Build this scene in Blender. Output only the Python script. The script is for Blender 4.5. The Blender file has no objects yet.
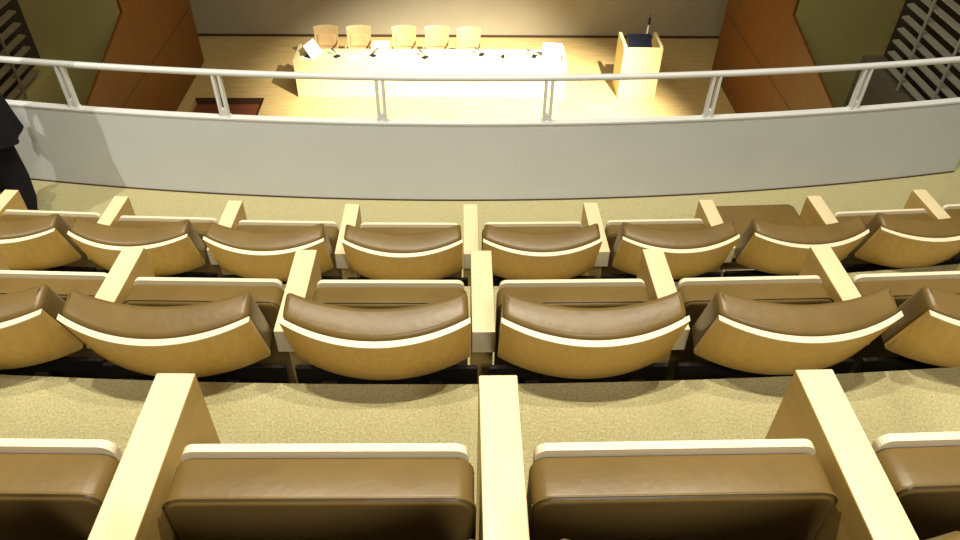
import bpy, bmesh, math, random
from mathutils import Vector, Matrix
random.seed(4)
C = bpy.context.scene.collection
PI = math.pi
CAMZ = 8.15            # the camera stands at (0,0,CAMZ); the stage floor is z = 0
CX, CY = 0.016, 20.35  # common centre of the curved rows

# ------------------------------------------------------------------ materials
def mat(name, base, rough=0.5, var=None, scale=6.0, stretch=(1,1,1), bump=0.0, bscale=60.0, metal=0.0, spec=0.5, detail=4, coat=0.0, mapping='Object', bstretch=None):
    m = bpy.data.materials.new(name); m.use_nodes = True
    nt = m.node_tree; N = nt.nodes; L = nt.links
    b = N['Principled BSDF']
    b.inputs['Base Color'].default_value = (*base, 1)
    b.inputs['Roughness'].default_value = rough
    b.inputs['Metallic'].default_value = metal
    b.inputs['Specular IOR Level'].default_value = spec
    b.inputs['Coat Weight'].default_value = coat
    if var or bump:
        tc = N.new('ShaderNodeTexCoord')
    if var:
        mp = N.new('ShaderNodeMapping'); mp.inputs['Scale'].default_value = stretch
        L.new(tc.outputs[mapping], mp.inputs['Vector'])
        n = N.new('ShaderNodeTexNoise'); n.inputs['Scale'].default_value = scale; n.inputs['Detail'].default_value = detail
        L.new(mp.outputs['Vector'], n.inputs['Vector'])
        r = N.new('ShaderNodeValToRGB')
        r.color_ramp.elements[0].position = 0.32; r.color_ramp.elements[1].position = 0.68
        r.color_ramp.elements[0].color = (*var, 1); r.color_ramp.elements[1].color = (*base, 1)
        L.new(n.outputs['Fac'], r.inputs['Fac']); L.new(r.outputs['Color'], b.inputs['Base Color'])
    if bump:
        mp2 = N.new('ShaderNodeMapping'); mp2.inputs['Scale'].default_value = bstretch or (1,1,1)
        L.new(tc.outputs[mapping], mp2.inputs['Vector'])
        n2 = N.new('ShaderNodeTexNoise'); n2.inputs['Scale'].default_value = bscale; n2.inputs['Detail'].default_value = 3
        L.new(mp2.outputs['Vector'], n2.inputs['Vector'])
        bp = N.new('ShaderNodeBump'); bp.inputs['Strength'].default_value = bump; bp.inputs['Distance'].default_value = 0.01
        L.new(n2.outputs['Fac'], bp.inputs['Height']); L.new(bp.outputs['Normal'], b.inputs['Normal'])
    return m

M = {}
M['maple'] = mat('pale_maple', (.83,.70,.42), .40, var=(.78,.64,.36), scale=5, stretch=(14,1.2,1.2), bump=.02, bscale=40)
M['veneer'] = mat('honey_veneer', (.60,.40,.115), .42, var=(.54,.34,.09), scale=4, stretch=(10,1.2,10), bump=.02, bscale=40)
M['edge'] = mat('plywood_edge', (.86,.76,.53), .45, var=(.80,.69,.45), scale=12, stretch=(1,6,20))
M['honey'] = mat('honey_plywood', (.64,.42,.115), .42, var=(.57,.355,.09), scale=4, stretch=(16,16,1.2), bump=.02, bscale=40)
M['leather'] = mat('brown_leather', (.195,.124,.036), .36, var=(.16,.10,.028), scale=7, bump=.12, bscale=22, spec=.35)
M['carpet'] = mat('olive_carpet', (.70,.635,.34), .95, var=(.50,.445,.22), scale=150, bump=1.0, bscale=210, spec=.1, detail=6)
M['plaster'] = mat('grey_plaster', (.60,.615,.60), .75, var=(.57,.585,.57), scale=3, bump=.06, bscale=30, spec=.25)
M['capmetal'] = mat('painted_metal', (.72,.72,.68), .4, var=(.68,.68,.64), scale=9)
M['steel'] = mat('dark_steel', (.022,.016,.010), .6, var=(.016,.012,.008), scale=9, spec=.2)
M['stagewood'] = mat('stage_floorboards', (.68,.50,.22), .5, var=(.53,.36,.13), scale=3, stretch=(.5,9,1), bump=.02, bscale=20, detail=5, spec=.3)
M['redwood'] = mat('red_brown_step', (.22,.07,.025), .5, var=(.17,.05,.018), scale=5, stretch=(1,8,1))
M['stagewall'] = mat('beige_stage_wall', (.40,.35,.24), .8, var=(.37,.32,.215), scale=1.2, spec=.2)
M['wing'] = mat('cherry_panel', (.20,.08,.010), .5, var=(.16,.06,.007), scale=3, stretch=(6,6,.7), bump=.02, bscale=30, spec=.3)
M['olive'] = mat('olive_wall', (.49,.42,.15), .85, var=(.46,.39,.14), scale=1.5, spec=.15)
M['darkwood'] = mat('dark_brown_trim', (.075,.035,.012), .6, var=(.055,.026,.009), scale=6)
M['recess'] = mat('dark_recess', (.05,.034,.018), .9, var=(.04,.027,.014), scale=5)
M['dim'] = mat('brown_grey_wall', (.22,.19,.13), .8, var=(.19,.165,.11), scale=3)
M['slat_grey'] = mat('grey_slat', (.50,.48,.39), .6, var=(.45,.43,.35), scale=6)
M['slat_dim'] = mat('dim_brown_slat', (.30,.23,.13), .6, var=(.24,.18,.10), scale=6)  # same slats as the right screen, their dimmer light mixed into the brown
M['deskwood'] = mat('cream_desk_veneer', (.82,.70,.40), .45, var=(.76,.63,.33), scale=4, stretch=(1,1,8))
M['lecternwood'] = mat('yellow_maple', (.80,.68,.34), .45, var=(.74,.61,.28), scale=4, stretch=(6,6,1))
M['chairwood'] = mat('bent_chair_wood', (.55,.38,.17), .45, var=(.49,.33,.14), scale=5, stretch=(8,8,1))
M['white'] = mat('white_plastic', (.80,.80,.82), .4, var=(.77,.77,.79), scale=8)
M['black'] = mat('black_plastic', (.018,.018,.022), .4, var=(.014,.014,.018), scale=10)
M['screen'] = mat('dark_screen', (.012,.013,.022), .25, var=(.010,.011,.018), scale=5)
M['paper'] = mat('white_paper', (.85,.85,.83), .8, var=(.82,.82,.80), scale=12)
M['blackcloth'] = mat('black_wool', (.014,.012,.016), .9, var=(.010,.009,.011), scale=25, bump=.3, bscale=90, spec=.15)
M['skin'] = mat('skin', (.55,.33,.23), .55, var=(.52,.30,.21), scale=12)
M['hair'] = mat('dark_hair', (.03,.02,.014), .6, var=(.02,.014,.01), scale=30, stretch=(1,1,.2))
M['grille'] = mat('mic_grille', (.10,.10,.09), .5, var=(.06,.06,.055), scale=80)

# ------------------------------------------------------------------ helpers
def obj(name, bm, m, parent=None, smooth=None):
    me = bpy.data.meshes.new(name); bmesh.ops.recalc_face_normals(bm, faces=bm.faces[:]); bm.to_mesh(me); bm.free()
    for x in (m if isinstance(m, (list, tuple)) else [m]): me.materials.append(x)
    if smooth is not None:
        for p in me.polygons: p.use_smooth = True
        try: me.set_sharp_from_angle(angle=math.radians(smooth))
        except Exception: pass
    o = bpy.data.objects.new(name, me); C.objects.link(o)
    if parent is not None: o.parent = parent
    return o
def thing(name, label, cat, loc=(0,0,0), rz=0, group=None):
    o = bpy.data.objects.new(name, None); C.objects.link(o); o.empty_display_size = .1
    o.location = loc; o.rotation_euler = (0,0,rz); tag(o, label, cat, group); return o
def tag(o, label, cat, group=None):
    o['label'] = label; o['category'] = cat
    if group: o['group'] = group
    return o
def struct(name, bm, m, smooth=None):
    o = obj(name, bm, m, None, smooth); o['kind'] = 'structure'; return o
def dup(root, loc, rz, label):
    r = root.copy(); C.objects.link(r); r.location = loc; r.rotation_euler = (0,0,rz); r['label'] = label
    for ch in list(root.children):
        c = ch.copy(); C.objects.link(c); c.parent = r
        for g in list(ch.children):
            d = g.copy(); C.objects.link(d); d.parent = c
    return r
def add_box(bm, x0, x1, y0, y1, z0, z1, bev=0, seg=2, mi=0, rot=None):
    t = bmesh.new(); bmesh.ops.create_cube(t, size=1)
    for v in t.verts: v.co = Vector((x0+(v.co.x+.5)*(x1-x0), y0+(v.co.y+.5)*(y1-y0), z0+(v.co.z+.5)*(z1-z0)))
    if bev: bmesh.ops.bevel(t, geom=t.edges[:], offset=bev, segments=seg, profile=.5, affect='EDGES')
    if rot is not None: bmesh.ops.transform(t, matrix=rot, verts=t.verts)
    merge(bm, t, mi)
    return bm
def merge(bm, t, mi=0):
    vm = {v: bm.verts.new(v.co) for v in t.verts}
    for f in t.faces:
        nf = bm.faces.new([vm[v] for v in f.verts]); nf.material_index = mi if mi else f.material_index
    t.free()
def box(*a, **k): return add_box(bmesh.new(), *a, **k)
def prism(pts, axis, a0, a1, bev=0, bm=None, seg=2):
    """polygon pts (2D) extruded along axis ('x': pts are (y,z); 'z': pts are (x,y); 'y': pts are (x,z))"""
    t = bmesh.new()
    def P(p, a): return {'x': (a,p[0],p[1]), 'y': (p[0],a,p[1]), 'z': (p[0],p[1],a)}[axis]
    lo = [t.verts.new(P(p,a0)) for p in pts]; hi = [t.verts.new(P(p,a1)) for p in pts]
    t.faces.new(lo); t.faces.new(hi[::-1]); n = len(pts)
    for i in range(n): t.faces.new([lo[i], hi[i], hi[(i+1)%n], lo[(i+1)%n]])
    bmesh.ops.recalc_face_normals(t, faces=t.faces[:])
    if bev: bmesh.ops.bevel(t, geom=t.edges[:], offset=bev, segments=seg, profile=.5, affect='EDGES')
    if bm is None: return t
    merge(bm, t); return bm
def tube(bm, pts, r, n=10, cap=True):
    """round tube along pts, r a number or a list"""
    pts = [Vector(p) for p in pts]; rs = r if isinstance(r,(list,tuple)) else [r]*len(pts); rings = []
    up = Vector((0,0,1)); 
    for i,p in enumerate(pts):
        d = (pts[min(i+1,len(pts)-1)]-pts[max(i-1,0)]).normalized()
        ref = up if abs(d.dot(up)) < .95 else Vector((1,0,0))
        a = d.cross(ref).normalized(); b = d.cross(a).normalized()
        rings.append([bm.verts.new(p+(a*math.cos(2*PI*k/n)+b*math.sin(2*PI*k/n))*rs[i]) for k in range(n)])
    for i in range(len(rings)-1):
        for k in range(n): bm.faces.new([rings[i][k],rings[i][(k+1)%n],rings[i+1][(k+1)%n],rings[i+1][k]])
    if cap: bm.faces.new(rings[0][::-1]); bm.faces.new(rings[-1])
    return bm
def loft(bm, loops, closed_ends=True):
    rings = [[bm.verts.new(p) for p in l] for l in loops]; n = len(rings[0])
    for i in range(len(rings)-1):
        for k in range(n): bm.faces.new([rings[i][k],rings[i][(k+1)%n],rings[i+1][(k+1)%n],rings[i+1][k]])
    if closed_ends: bm.faces.new(rings[0][::-1]); bm.faces.new(rings[-1])
    return bm
def ell(cx, cy, z, a, b, n=20): return [(cx+a*math.cos(2*PI*k/n), cy+b*math.sin(2*PI*k/n), z) for k in range(n)]
def grid_solid(f, nu, nv, nw):
    """closed curved box: f(u,v,w), u,v,w in 0..1, only the outside faces"""
    bm = bmesh.new(); V = {}
    def vv(i,j,k):
        if (i,j,k) not in V: V[(i,j,k)] = bm.verts.new(f(i/nu, j/nv, k/nw))
        return V[(i,j,k)]
    for i in range(nu):
        for j in range(nv):
            for k in (0,nw): bm.faces.new([vv(i,j,k),vv(i+1,j,k),vv(i+1,j+1,k),vv(i,j+1,k)])
    for i in range(nu):
        for k in range(nw):
            for j in (0,nv): bm.faces.new([vv(i,j,k),vv(i+1,j,k),vv(i+1,j,k+1),vv(i,j,k+1)])
    for j in range(nv):
        for k in range(nw):
            for i in (0,nu): bm.faces.new([vv(i,j,k),vv(i,j+1,k),vv(i,j+1,k+1),vv(i,j,k+1)])
    bmesh.ops.recalc_face_normals(bm, faces=bm.faces[:])
    return bm
def bevel_sharp(bm, off, ang=45, seg=3):
    es = [e for e in bm.edges if len(e.link_faces)==2 and e.calc_face_angle(0) > math.radians(ang)]
    bmesh.ops.bevel(bm, geom=es, offset=off, segments=seg, profile=.5, affect='EDGES', clamp_overlap=True)
    return bm

# ------------------------------------------------------------------ setting: balcony
def polar(R, ph): return (CX+R*math.sin(ph), CY-R*math.cos(ph))
ZB = {'A': CAMZ-1.0032, 'B': CAMZ-1.567, 'C': CAMZ-2.1308}          # arm top heights
FL = {k: v-.62 for k,v in ZB.items()}                                # carpet heights
def arc_slab(R0, R1, z0, z1, ph0, ph1, n=48):
    def f(u,v,w):
        x,y = polar(R0+(R1-R0)*v, ph0+(ph1-ph0)*u); return (x,y,z0+(z1-z0)*w)
    return grid_solid(f, n, 1, 1)
E_A, E_B, E_Z = CY-1.346, CY-2.355, CY-.345                          # radii of the tread edges
struct('floor_balcony_front', arc_slab(E_B-.02, CY-4.05, FL['C']-.2, FL['C'], -.26, .26), M['carpet'])
struct('floor_balcony_middle', arc_slab(E_A-.02, E_B, FL['C']-.2, FL['B'], -.26, .26), M['carpet'])
struct('floor_balcony_near', arc_slab(E_Z-.02, E_A, FL['C']-.2, FL['A'], -.26, .26), M['carpet'])
struct('floor_balcony_rear', arc_slab(E_Z+1.0, E_Z, FL['C']-.2, FL['A']+.5638, -.26, .26), M['carpet'])
RP = CY-3.744                                                        # inner face of the parapet
PT = CAMZ-2.208
struct('wall_parapet', arc_slab(RP, RP-.04, FL['C']-.9, PT-.010, -.26, .196, 64), M['plaster'], smooth=30)
struct('trim_1', arc_slab(RP+.004, RP-.044, PT-.010, PT, -.26, .1965, 64), M['capmetal'], smooth=30)
struct('shadow_line_parapet', arc_slab(RP+.006, RP-.001, FL['C'], FL['C']+.008, -.26, .196, 64), M['darkwood'])  # dark strip standing in for the shadow gap at the wall foot

# railing: one thing with a rail and posts
rail = thing('balcony_railing', 'pale metal handrail on twin flat posts along the top of the grey balcony wall', 'railing', (CX, CY-RP+.03, PT))
bm = bmesh.new(); pts=[]
for i in range(65):
    x,y = polar(RP-.022, -.26+.52*i/64); pts.append((x-CX, y-(CY-RP+.03), .272))
def rect_sweep(bm, pts, w, h):
    loops=[]
    for i,p in enumerate(pts):
        a=Vector(pts[max(i-1,0)]); b=Vector(pts[min(i+1,len(pts)-1)]); d=(b-a).normalized(); n=Vector((-d.y,d.x,0)); p=Vector(p)
        prof=[(-w/2,-h*.3),(-w*.32,-h/2),(w*.32,-h/2),(w/2,-h*.3),(w/2,h*.3),(w*.32,h/2),(-w*.32,h/2),(-w/2,h*.3)]
        loops.append([p+n*q[0]+Vector((0,0,q[1])) for q in prof])
    return loft(bm, loops)
obj('handrail', rect_sweep(bm, pts, .034, .030), M['capmetal'], rail, smooth=50)
post_x = [-3.13,-2.252,-1.36,-.455,.487,1.434,2.335,3.2]
for px in post_x:
    ph = math.asin((px-CX)/(RP-.022)); x,y = polar(RP-.022, ph)
    T = Matrix.Translation((x-CX, y-(CY-RP+.03), 0)) @ Matrix.Rotation(ph,4,'Z')
    b = bmesh.new()
    for s in (-1,1): add_box(b, s*.018-.008, s*.018+.008, -.016, .016, .006, .26, bev=.002)
    add_box(b, -.010, .010, -.012, .012, .006, .05)
    bmesh.ops.transform(b, matrix=T, verts=b.verts); p = obj('post', b, M['capmetal'], rail)
    b = box(-.032,.032,-.019,.019,0,.007); bmesh.ops.transform(b, matrix=T, verts=b.verts); obj('base_plate', b, M['capmetal'], p)

# ------------------------------------------------------------------ armrest panels
AW = .068
def arm_mesh():
    pts = [(0,.006),(0,.62),(-.366,.62),(-.366,.53),(-.28,.515),(-.28,.006)]
    b = prism(pts, 'x', -AW/2, AW/2, bev=.003)
    b.normal_update()
    for f in b.faces:
        c = f.calc_center_median()
        if abs(f.normal.x) > .9 or (c.y < -.1 and c.z < .525): f.material_index = 1
    return b
arm_pos = {
 'A': [(-1.064,.885),(-.499,.862),(.062,.853),(.624,.862),(1.186,.885)],
 'B': [(-1.575,1.935),(-1.066,1.883),(-.506,1.866),(.061,1.860),(.625,1.866),(1.186,1.880),(1.745,1.905)],
 'C': [(-2.172,2.990),(-1.630,2.938),(-1.081,2.902),(-.522,2.875),(.039,2.872),(.616,2.884),(1.180,2.908),(1.720,2.940),(2.267,2.992),(2.815,3.06)]}
row_txt = {'A':'nearest row at the bottom edge','B':'middle row','C':'far row below the balcony wall'}
ordw = ['first','second','third','fourth','fifth','sixth','seventh','eighth','ninth','tenth']
def heading(x,y): return .55*math.atan2(x-CX, CY-y)      # rotation about z so that local +y points towards the stage
arm0 = None
def arm_label(r,i):
    n=len(arm_pos[r])
    if r=='A': return ['pale maple armrest panel beyond the left edge, nearest row','long pale maple armrest panel left of centre in the nearest row','broad pale maple armrest panel at the middle of the nearest row','long pale maple armrest panel right of centre in the nearest row','pale maple armrest panel beyond the right edge, nearest row'][i]
    if i==n-1 and r=='C': return 'pale maple armrest panel cut by the right edge, rightmost in the far row'
    if r=='B' and i==0: return 'pale maple armrest panel at the left edge of the middle row, leftmost'
    if r=='B' and i==n-1: return 'pale maple armrest panel at the right edge, rightmost in the middle row'
    if r=='C': return 'pale maple armrest panel, %s from the left in the far row below the balcony wall'%ordw[i]
    return 'slanting pale maple armrest panel, %s from the left in the middle row of seats'%ordw[i]
for r in 'ABC':
    for i,(x,y) in enumerate(arm_pos[r]):
        if arm0 is None:
            arm0 = thing('armrest_panel', arm_label(r,i), 'armrest', (x,y,FL[r]), heading(x,y), 'armrest panels between the seats')
            obj('wood_panel', arm_mesh(), [M['maple'],M['veneer']], arm0)
            obj('floor_plate', box(-AW/2+.006,AW/2-.006,-.27,-.01,0,.006), M['steel'], arm0)
        else: dup(arm0, (x,y,FL[r]), heading(x,y), arm_label(r,i))

# ------------------------------------------------------------------ tip-up seats
LEAN = math.radians(20); SAG=.071; HW=.247; RB=(HW*HW+SAG*SAG)/(2*SAG); PH=math.asin(HW/RB)
TY, TZ = -.575, .778           # top centre of the shell's outer face, relative to armrest front and carpet
AX = Vector((0, math.sin(LEAN), -math.cos(LEAN))); NX = Vector((0, math.cos(LEAN), math.sin(LEAN)))
def back_pt(u, t, L, k=.08):
    ph = (2*u-1)*PH
    lat = (RB-t*k)*math.sin(ph); n = RB-(RB-t)*math.cos(ph)
    return Vector((lat, TY, TZ)) + AX*L + NX*n
ST=.018; CT=.094
def shell_bm():
    H=.235
    bm = grid_solid(lambda u,v,w: back_pt(u, ST*w, .004+(H-.004)*v), 28, 4, 1)
    return bm
def band_bm():
    return grid_solid(lambda u,v,w: back_pt(u, ST*w, .004*v), 28, 1, 1)
def backcush_bm():
    bm = grid_solid(lambda u,v,w: back_pt(.008+.984*u, ST+.001+CT*w, -.006+.262*v), 28, 4, 2)
    return bevel_sharp(bm, .016, 50, 4)
def pan_parts(parent, opened):
    # local: tipped up, board at the front; opened: turned down to horizontal
    hy, hz = -.135, .19
    def tr(b):
        if opened:
            T = Matrix.Translation((0,.115,.398)) @ Matrix.Rotation(-PI/2,4,'X') @ Matrix.Translation((0,.147,-.622))
            bmesh.ops.transform(b, matrix=T, verts=b.verts)
        return b
    def rpoly(w, z0, z1, r, n=6):
        pts=[]
        for cx,cz,a0 in ((w/2-r,z1-r,0),(-w/2+r,z1-r,90),(-w/2+r*.4,z0+r*.4,180),(w/2-r*.4,z0+r*.4,270)):
            rr = r if cz>z0+r*.8 else r*.4
            for i in range(n+1):
                a=math.radians(a0+90*i/n); pts.append((cx+rr*math.cos(a), cz+rr*math.sin(a)))
        return pts
    p = obj('seat_pan', tr(prism(rpoly(.458,.205,.622,.022), 'y', -.162, -.147)), M['edge'], parent)
    c = prism(rpoly(.476,.215,.612,.03), 'y', -.246, -.1625)
    bevel_sharp(c, .014, 60, 4)
    obj('seat_cushion', tr(c), M['leather'], parent, smooth=50)
    # piping seam round the sitting face
    s = bmesh.new(); pp=[(x,-.2395,z) for x,z in rpoly(.4775,.214,.6135,.03)]
    tube(s, pp+[pp[0]], .0022, 6, cap=False)
    obj('piping', tr(s), M['leather'], parent, smooth=60)
def make_seat(label, loc, rz, opened=False):
    t = thing('auditorium_seat', label, 'seat', loc, rz, 'tip-up auditorium seats')
    sh = obj('backrest_shell', shell_bm(), M['honey'], t, smooth=50)
    obj('edge_band', band_bm(), M['edge'], sh, smooth=50)
    obj('back_cushion', backcush_bm(), M['leather'], t, smooth=50)
    pan_parts(t, opened)
    b = box(-.27,.27,-.402,-.387,.0,.50,bev=.003); obj('under_back_shade', b, M['steel'], t)  # dark sheet added to give the black shade below the backrest
    for s in (-1,1):
        rot = Matrix.Translation((s*.15,-.385,0)) @ Matrix.Rotation(math.radians(13),4,'X')
        obj('support_bracket', box(-.02,.02,.0,.02,.0,.56, rot=rot), M['steel'], t)
    b=bmesh.new(); tube(b, [(-.244,-.235,.19),(.244,-.235,.19)], .014, 10); obj('hinge_bar', b, M['steel'], t, smooth=50)
    return t
seat0 = None
def seat_label(r,i):
    if r=='A': return ['brown leather tip-up seat cut by the left edge, nearest row','brown leather tip-up seat left of the centre armrest in the nearest row','brown leather tip-up seat right of the centre armrest in the nearest row','brown leather tip-up seat cut by the right edge, nearest row'][i]
    if r=='B': return 'brown leather tip-up seat with curved wooden back, %s from the left in the middle row'%ordw[i]
    if i==6: return 'brown leather seat folded down, the only lowered seat, far row below the balcony wall'
    return 'brown leather tip-up seat with curved wooden back, %s from the left in the far row'%ordw[i]
for r in 'ABC':
    P = arm_pos[r]
    for i in range(len(P)-1):
        x=(P[i][0]+P[i+1][0])/2; y=(P[i][1]+P[i+1][1])/2; rz=heading(x,y); loc=(x,y,FL[r])
        if r=='C' and i==6: make_seat(seat_label(r,i), loc, rz, True)
        elif seat0 is None: seat0 = make_seat(seat_label(r,i), loc, rz)
        else: dup(seat0, loc, rz, seat_label(r,i))

# ------------------------------------------------------------------ setting: stage
XL, XR, BY = -6.11, 5.95, 18.06
pts = [(-8.2,BY+.1),(-8.2,13.0),(-5.86,13.0),(-5.86,14.9),(-4.35,14.9),(-4.35,13.0),(8.2,13.0),(8.2,BY+.1)]
struct('floor_stage', prism(pts,'z',-.6,0), M['stagewood'])
struct('floor_stage_step', box(-5.86,-4.35,13.0,14.9,-.6,-.15), M['redwood'])
struct('trim_2', box(-5.86,-4.35,14.885,14.9,-.15,.002), M['darkwood'])
struct('wall_back', box(-8.2,8.2,BY,BY+.15,0,6.0), M['stagewall'])
struct('baseboard_back', box(-6.9,6.9,BY-.02,BY,0,.06), M['darkwood'])
wl = [(16.65,-.6),(16.65,6.0),(13.26,6.0),(13.26,2.60),(11.03,1.99),(9.2,1.49),(9.2,-.6)]
wr = [(16.35,-.6),(16.35,6.0),(12.96,6.0),(12.96,2.74),(10.55,2.21),(9.2,1.91),(9.2,-.6)]
struct('wall_stage_left', prism(wl,'x',XL-.05,XL), M['wing'])
struct('wall_stage_right', prism(wr,'x',XR,XR+.05), M['wing'])
struct('trim_3', box(XL,XL+.004,9.2,16.65,1.325,1.35), M['darkwood'])
struct('trim_4', box(XR-.004,XR,9.2,16.35,1.405,1.43), M['darkwood'])
struct('wall_left_return', box(-8.3,XL-.05,13.26,13.4,-.6,6.0), M['olive'])
struct('wall_right_return', box(XR+.05,8.3,12.96,13.1,-.6,6.0), M['olive'])
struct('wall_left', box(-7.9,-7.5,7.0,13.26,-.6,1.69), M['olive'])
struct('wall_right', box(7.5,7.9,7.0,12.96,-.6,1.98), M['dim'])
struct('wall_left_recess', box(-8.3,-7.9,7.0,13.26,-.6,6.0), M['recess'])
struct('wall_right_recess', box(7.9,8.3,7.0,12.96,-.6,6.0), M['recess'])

def louver(side, far, z0, label, m, wid):
    s = -1 if side=='l' else 1
    t = thing('louver_screen', label, 'louvers', (s*7.5, far, z0))
    b = bmesh.new()
    for k in range(13):
        z = .17+k*.2145
        rot = Matrix.Translation((s*.10,0,z)) @ Matrix.Rotation(s*math.radians(-10),4,'Y')
        add_box(b, -wid/2, wid/2, -4.6, 0, -.014, .014, rot=rot)
    obj('slat_panel', b, m, t)
    for y in (-.75,-1.75,-2.75,-3.75):
        obj('mullion', box(s*.015-.015,s*.015+.015,y-.02,y+.02,.02,2.9), m, t)
    return t
louver('l', 12.5, 1.69, 'dim brown horizontal louvres on the side wall, upper left corner', M['slat_dim'], .11)
louver('r', 12.3, 1.98, 'grey horizontal louvres with upright mullions, upper right corner', M['slat_grey'], .11)

# ------------------------------------------------------------------ stage furniture
tb = thing('panel_table', 'long cream speakers table with solid front standing on the lit stage', 'table', (-.68,15.35,0))
obj('front_panel', box(-2.93,2.95,-.41,-.37,0.0,.86,bev=.006), M['deskwood'], tb)
obj('side_panel', box(-2.93,-2.86,-.37,.40,0.0,.86,bev=.006), M['deskwood'], tb)
obj('side_panel', box(2.88,2.95,-.37,.40,0.0,.86,bev=.006), M['deskwood'], tb)
obj('tabletop', box(-2.86,2.88,-.37,.42,.715,.75,bev=.004), M['deskwood'], tb)
obj('support_panel', box(-.03,.03,-.37,.25,0,.715), M['deskwood'], tb)

def make_chair(label, x, y, rz):
    t = thing('stage_chair', label, 'chair', (x,y,0), rz, 'wooden chairs behind the panel table')
    # faces -y (the audience); bent wood back
    def bk(u,v,w):
        a=(2*u-1); half=.285-.03*(1-v)
        z=.44+.50*v
        yy=.20+.13*v-.07*a*a + .02*w
        return (a*half, yy-(.0), z+ (-.012*a*a if v>.9 else 0))
    bm=grid_solid(bk,14,6,1); bevel_sharp(bm,.005,50,2)
    obj('backrest', bm, M['chairwood'], t, smooth=50)
    def pad(u,v,w):
        a=(2*u-1); half=.20; z=.50+.25*v; return (a*half, .20+.13*((z-.44)/.5)-.07*(a*half/.285)**2-.004-.030*w, z)
    bm=grid_solid(pad,10,4,1); bevel_sharp(bm,.010,50,3)
    obj('back_pad', bm, M['leather_tan'], t, smooth=50)
    obj('seat', box(-.26,.26,-.27,.22,.41,.46,bev=.02,seg=3), M['leather_tan'], t, smooth=50)
    for s in (-1,1):
        b=bmesh.new(); tube(b,[(s*.285,.20,.64),(s*.29,0,.65),(s*.29,-.20,.64)],.02,8); tube(b,[(s*.29,-.12,.64),(s*.275,-.08,.43)],.016,8)
        obj('armrest', b, M['chairwood'], t, smooth=50)
        for yy in (-.22,.18):
            b=bmesh.new(); tube(b,[(s*.23,yy,.42),(s*.26,yy*1.1,0)],[.022,.016],8); obj('leg', b, M['chairwood'], t, smooth=50)
    return t
M['leather_tan'] = mat('tan_upholstery', (.52,.35,.15), .5, var=(.47,.31,.13), scale=9)
ch0 = make_chair('wooden stage chair, first from the left behind the long table', -3.12, 16.27, 0)
for x,rz,lab in ((-2.36,.05,'wooden stage chair, second from the left behind the long table'),
               (-1.33,0,'wooden stage chair, middle of the five behind the long table'),
               (-.58,-.04,'wooden stage chair, second from the right behind the long table'),
               (.17,.06,'darker wooden stage chair, first from the right behind the long table')):
    dup(ch0,(x,16.27 if x<0 else 16.2,0),rz,lab)
cab = thing('side_cabinet', 'low cream cabinet standing between the second and third stage chairs', 'cabinet', (-1.85,16.25,0))
obj('body', box(-.19,.19,-.2,.2,.04,.60,bev=.006), M['deskwood'], cab)
obj('top', box(-.2,.2,-.21,.21,.60,.625,bev=.004), M['paper'], cab)
obj('plinth', box(-.17,.17,-.18,.18,0,.04), M['darkwood'], cab)

def laptop(name, label, x, y, rz, ang):
    t = thing(name, label, 'laptop', (x,y,.75), rz)
    obj('base', box(-.21,.21,-.30,0,0,.025,bev=.005), M['white'], t)
    obj('keyboard', box(-.18,.18,-.22,-.03,.025,.0275), M['black'], t)
    R = Matrix.Translation((0,0,.018)) @ Matrix.Rotation(math.radians(ang),4,'X')
    l = obj('lid', box(-.21,.21,-.016,.016,0,.34,bev=.005,rot=R), M['white'], t)
    obj('screen', box(-.19,.19,-.0185,-.016,.02,.32,rot=R), M['screen'], l)
    return t
laptop('laptop', 'white laptop with half closed lid on the left end of the long table', -3.16, 15.38, math.radians(-112), 36)
laptop('laptop', 'white laptop, its lid towards the seats, on the right end of the long table', 1.98, 15.40, math.radians(172), -12)
def desk_mic(label, x, y, rz, small=False):
    t = thing('desk_microphone', label, 'microphone', (x,y,.75), rz, 'microphones on the panel table')
    k = .6 if small else 1
    obj('mic_base', box(-.07*k,.07*k,-.05*k,.05*k,0,.028*k,bev=.006), M['black'], t, smooth=40)
    b=bmesh.new(); tube(b,[(0,0,.025*k),(0,.03*k,.09*k),(0,.09*k,.12*k)],.009,8); obj('gooseneck', b, M['black'], t, smooth=60)
    b=bmesh.new(); tube(b,[(0,.08*k,.115*k),(0,.10*k,.122*k),(0,.16*k,.135*k),(0,.18*k,.139*k)],[.014,.022,.022,.012],10); obj('mic_head', b, M['grille'], t, smooth=60)
    return t
ms = [(-2.73,15.36,.8,'first desk microphone from the left on the long table, in front of the first chair'),
      (-1.95,15.41,-.8,'desk microphone in front of the second stage chair from the left'),
      (-.80,15.33,.9,'desk microphone in front of the middle stage chairs on the long table'),
      (.44,15.48,1.1,'desk microphone in front of the rightmost stage chair'),
      (1.60,15.40,1.2,'desk microphone left of the right-hand laptop')]
m0=None
for x,y,rz,l in ms:
    if m0 is None: m0=desk_mic(l,x,y,rz)
    else: dup(m0,(x,y,.75),rz,l)
g = thing('drinking_glass', 'small dark glass alone on the bare right half of the long table', 'glass', (.91,15.34,.75))
b=bmesh.new(); tube(b,[(0,0,0),(0,0,.10)],[.028,.034],12); obj('tumbler', b, M['steel'], g, smooth=50)
b=bmesh.new(); tube(b,[(0,0,.10),(0,0,.103)],[.034,.030],12); obj('rim', b, M['white'], g, smooth=50)
for i,(x,y,rz,l) in enumerate(((-2.35,15.28,.1,'loose white sheet between the two left desk microphones on the long table'),(-.2,15.3,-.1,'loose white sheet on the middle of the long table'))):
    o = obj('paper_sheet', box(-.11,.11,-.15,.15,0,.004), M['paper']); o.location=(x,y,.75); o.rotation_euler=(0,0,rz); tag(o,l,'paper','paper sheets on the panel table')

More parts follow.
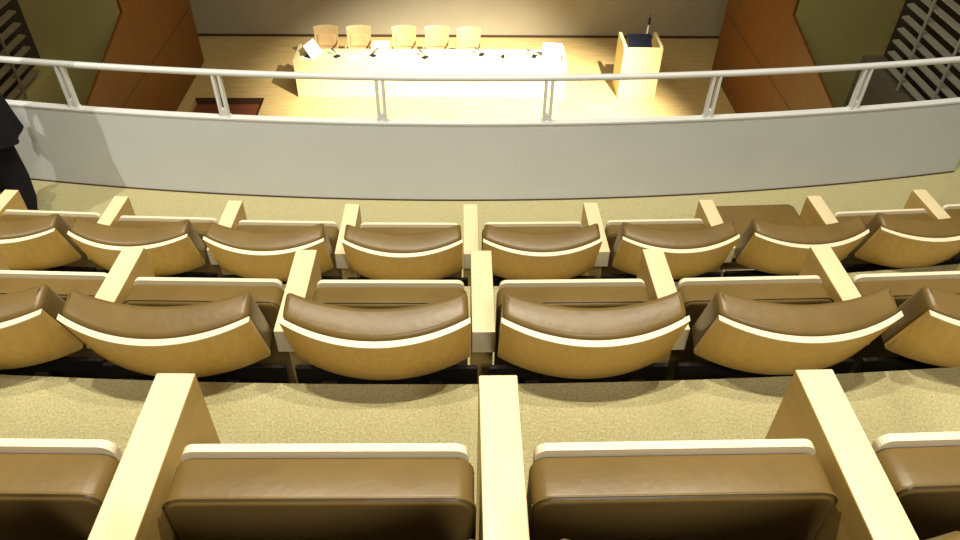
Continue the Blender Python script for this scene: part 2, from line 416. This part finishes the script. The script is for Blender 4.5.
lc = thing('lectern', 'tall cream wooden lectern with open top, right of the long table on stage', 'lectern', (3.88,15.32,0))
w=.42; d=.38
obj('front_panel', box(-w,w,-d,-d+.06,0,1.17,bev=.005), M['lecternwood'], lc)
for s in (-1,1):
    obj('side_panel', box(min(s*w,s*(w-.07)),max(s*w,s*(w-.07)),-d+.06,d,0,1.20,bev=.005), M['lecternwood'], lc)
obj('shelf', box(-w+.07,w-.07,-d+.06,d,.86,.90), M['lecternwood'], lc)
b=bmesh.new(); add_box(b,-w+.07,w-.07,d-.05,d-.01,0,.86); obj('back_panel', b, M['lecternwood'], lc)
mn = thing('monitor', 'black screen tilted back inside the open top of the lectern', 'monitor', (3.86,15.30,.90))
R = Matrix.Translation((0,-.16,.14)) @ Matrix.Rotation(math.radians(-62),4,'X')
sc = obj('screen_housing', box(-.26,.26,-.02,.02,0,.42,bev=.006,rot=R), M['black'], mn)
obj('screen', box(-.24,.24,-.023,-.02,.02,.40,rot=R), M['screen'], sc)
obj('stand', box(-.08,.08,-.12,.10,0,.02), M['black'], mn); obj('neck', box(-.03,.03,-.10,-.06,.02,.2), M['black'], mn)
mc = thing('lectern_microphone', 'thin upright microphone with dark tip rising from the lectern', 'microphone', (4.04,15.52,.90))
b=bmesh.new(); tube(b,[(0,0,0),(0,0,.02)],.04,12); obj('mic_base', b, M['black'], mc, smooth=50)
b=bmesh.new(); tube(b,[(0,0,.02),(0,0,.40),(.005,-.01,.56)],.016,8); obj('gooseneck', b, M['white'], mc, smooth=50)
b=bmesh.new(); tube(b,[(.005,-.01,.55),(.005,-.012,.57),(.005,-.012,.68),(.005,-.012,.71)],[.02,.032,.032,.02],10); obj('mic_head', b, M['black'], mc, smooth=50)
b=bmesh.new(); tube(b,[(.005,-.012,.71),(.005,-.012,.73),(.005,-.012,.77),(.005,-.012,.79)],[.02,.03,.03,.012],10); obj('windscreen_tip', b, M['grille'], mc, smooth=50)

# ------------------------------------------------------------------ person at the left edge (only the coat shows)
PXc, PYc = -2.625, 3.48
pe = thing('person', 'person in a long black coat standing by the balcony wall, cut by the left edge', 'person', (PXc,PYc,FL['C']), .72)
me = bpy.data.meshes.new('body')
J = {'pel':(0,0,.92),'wa':(0,.0,1.08),'ch':(0,.0,1.28),'nk':(0,.0,1.46),'he0':(0,.02,1.54),'he1':(0,.03,1.64),'he2':(0,.02,1.72)}
ver=[];idx={};edges=[];rad=[]
def jv(n,p,r): idx[n]=len(ver); ver.append(p); rad.append(r)
jv('pel',J['pel'],(.15,.11)); jv('wa',J['wa'],(.13,.095)); jv('ch',J['ch'],(.155,.11)); jv('nk',J['nk'],(.055,.055)); jv('h0',J['he0'],(.068,.078)); jv('h1',J['he1'],(.078,.098)); jv('h2',J['he2'],(.05,.06))
edges += [('pel','wa'),('wa','ch'),('ch','nk'),('nk','h0'),('h0','h1'),('h1','h2')]
for s,n in ((-1,'l'),(1,'r')):
    jv('sh'+n,(s*.17,0,1.40),(.06,.06)); jv('el'+n,(s*.215,-.03,1.13),(.045,.045)); jv('wr'+n,(s*.12,.17,1.02),(.03,.03)); jv('pa'+n,(s*.08,.20,.97),(.036,.02))
    edges += [('ch','sh'+n),('sh'+n,'el'+n),('el'+n,'wr'+n),('wr'+n,'pa'+n)]
    for q,(dx,dl) in enumerate(((-.028,.075),(-.010,.085),(.010,.08),(.027,.06))):
        jv('f%s%da'%(n,q),(s*.07+dx,.21,.93),(.010,.010)); jv('f%s%db'%(n,q),(s*.07+dx*1.1,.22,.93-dl*.55),(.009,.009)); jv('f%s%dc'%(n,q),(s*.07+dx*1.1,.215,.93-dl),(.007,.007))
        edges += [('pa'+n,'f%s%da'%(n,q)),('f%s%da'%(n,q),'f%s%db'%(n,q)),('f%s%db'%(n,q),'f%s%dc'%(n,q))]
    jv('t%sa'%n,(s*.035,.205,.965),(.011,.011)); jv('t%sb'%n,(s*.028,.215,.925),(.009,.009)); edges += [('pa'+n,'t%sa'%n),('t%sa'%n,'t%sb'%n)]
    jv('hp'+n,(s*.095,0,.86),(.095,.09)); jv('kn'+n,(s*.10,.01,.49),(.058,.06)); jv('an'+n,(s*.085,-.02,.09),(.036,.038)); jv('to'+n,(s*.075,.12,.045),(.03,.024))
    edges += [('pel','hp'+n),('hp'+n,'kn'+n),('kn'+n,'an'+n),('an'+n,'to'+n)]
me.from_pydata(ver,[(idx[a],idx[b]) for a,b in edges],[]); me.materials.append(M['skin'])
bo = bpy.data.objects.new('body', me); C.objects.link(bo); bo.parent = pe
md = bo.modifiers.new('Skin','SKIN'); md.use_smooth_shade=True
sv = me.skin_vertices[0].data
for i,r in enumerate(rad): sv[i].radius = r
sv[0].use_root = True
bo.modifiers.new('Sub','SUBSURF').levels = 1
# hair
b=bmesh.new(); loft(b,[ell(0,.0,1.50,.072,.06),ell(0,-.005,1.58,.090,.085),ell(0,-.0,1.68,.096,.105),ell(0,.005,1.745,.080,.09),ell(0,.005,1.775,.035,.04)]); 
obj('hair', b, M['hair'], pe, smooth=60)
# coat: lofted body with flared, folded hem
def cl(z,a,bb,amp,n=40,dy=0):
    return [((a*(1+amp*math.sin(7*2*PI*k/n+z*2)))*math.cos(2*PI*k/n), dy+(bb*(1+amp*math.sin(7*2*PI*k/n+z*2)))*math.sin(2*PI*k/n), z+ .02*amp*10*math.sin(3*2*PI*k/n)) for k in range(n)]
b=bmesh.new(); loft(b,[cl(1.47,.075,.075,0),cl(1.435,.17,.11,0),cl(1.36,.205,.135,0),cl(1.2,.195,.145,.01),cl(1.05,.185,.14,.02),cl(.9,.205,.155,.03),cl(.78,.225,.17,.05),cl(.65,.24,.18,.07),cl(.57,.252,.19,.08)])
coat = obj('coat', b, M['blackcloth'], pe, smooth=60)
for s in (-1,1):
    b=bmesh.new(); tube(b,[(s*.16,0,1.42),(s*.20,-.01,1.36),(s*.228,-.03,1.13),(s*.17,.08,1.07),(s*.125,.165,1.02)],[.05,.075,.065,.058,.052],14); obj('sleeve', b, M['blackcloth'], coat, smooth=60)
b=bmesh.new(); tube(b,[(0,-.0,1.44),(0,-.005,1.50)],[.085,.075],16,cap=False); obj('collar', b, M['blackcloth'], coat, smooth=60)
for s in (-1,1):
    b=bmesh.new(); loft(b,[ell(s*.095,0,.88,.11,.115),ell(s*.10,.01,.55,.085,.095),ell(s*.105,0,.30,.088,.10),ell(s*.10,-.01,.16,.080,.095),ell(s*.085,-.01,.05,.062,.085)]); obj('trouser_leg', b, M['blackcloth'], pe, smooth=60)
    b=bmesh.new(); loft(b,[ell(s*.07,.055,0,.045,.145),ell(s*.07,.055,.03,.048,.15),ell(s*.07,.045,.07,.045,.135),ell(s*.075,-.01,.10,.043,.07)]); obj('shoe', b, M['black'], pe, smooth=60)

# ------------------------------------------------------------------ lights
def spot(name, loc, target, power, angle, blend, radius, col):
    l = bpy.data.lights.new(name,'SPOT'); l.energy=power; l.spot_size=math.radians(angle); l.spot_blend=blend; l.shadow_soft_size=radius; l.color=col
    o = bpy.data.objects.new(name,l); C.objects.link(o); o.location=loc
    o.rotation_euler=(Vector(target)-Vector(loc)).to_track_quat('-Z','Y').to_euler(); return o
def area(name, loc, target, power, size, col):
    l = bpy.data.lights.new(name,'AREA'); l.energy=power; l.size=size; l.color=col
    o = bpy.data.objects.new(name,l); C.objects.link(o); o.location=loc
    o.rotation_euler=(Vector(target)-Vector(loc)).to_track_quat('-Z','Y').to_euler(); return o
warm=(1,.93,.78)
ZL=CAMZ+4.2
spot('ceiling_downlight', (-1.5,2.0,ZL), (-.5,1.8,6.6), 540, 120, .8, .05, warm)
spot('ceiling_downlight', (.15,1.5,ZL), (.15,1.4,6.6), 860, 120, .8, .05, warm)
spot('ceiling_downlight', (1.8,2.0,ZL), (.8,1.8,6.6), 540, 120, .8, .05, warm)
spot('ceiling_downlight', (-4.7,.6,ZL-.8), (-2.0,3.6,5.6), 900, 50, .8, .04, (1,.97,.88))
area('rear_fill', (1.0,-3.2,CAMZ+3.6), (.3,3.7,5.8), 175, .9, (1,1,1))  # added fill from behind the camera, brightens the parapet
# stage
spot('stage_spotlight', (5.0,7.0,11.0), (.75,13.4,.0), 42000, 39, .7, .1, (1,.95,.82))
area('stage_fill', (0,15.0,6.6), (0,16.8,0), 60, 3.5, (1,.9,.7))  # soft ambient fill added above the stage for wings and back wall
area('house_glow', (0,8.6,9.5), (0,13,1), 350, 6, (1,.9,.65))
w = bpy.data.worlds.new('World'); bpy.context.scene.world = w; w.use_nodes=True
w.node_tree.nodes['Background'].inputs[0].default_value=(1,.86,.62,1); w.node_tree.nodes['Background'].inputs[1].default_value=.03

# ------------------------------------------------------------------ camera
f=745.9395; p,yaw,roll = map(math.radians,(41.6144,1.8125,1.0528))
cp,sp=math.cos(p),math.sin(p)
fw=Vector((math.sin(yaw)*cp,math.cos(yaw)*cp,-sp)); r0=Vector((math.cos(yaw),-math.sin(yaw),0)); u0=r0.cross(fw)
rr=r0*math.cos(roll)+u0*math.sin(roll); uu=u0*math.cos(roll)-r0*math.sin(roll)
cam=bpy.data.cameras.new('camera'); cam.sensor_width=36; cam.lens=f*36/960; cam.clip_start=.02; cam.clip_end=200
co=bpy.data.objects.new('camera',cam); C.objects.link(co)
co.matrix_world=Matrix(((rr.x,uu.x,-fw.x,0),(rr.y,uu.y,-fw.y,0),(rr.z,uu.z,-fw.z,CAMZ),(0,0,0,1)))
S=bpy.context.scene; S.camera=co
S.view_settings.view_transform='Standard'; S.view_settings.look='None'; S.view_settings.exposure=0; S.view_settings.gamma=1; S.view_settings.use_curve_mapping=False
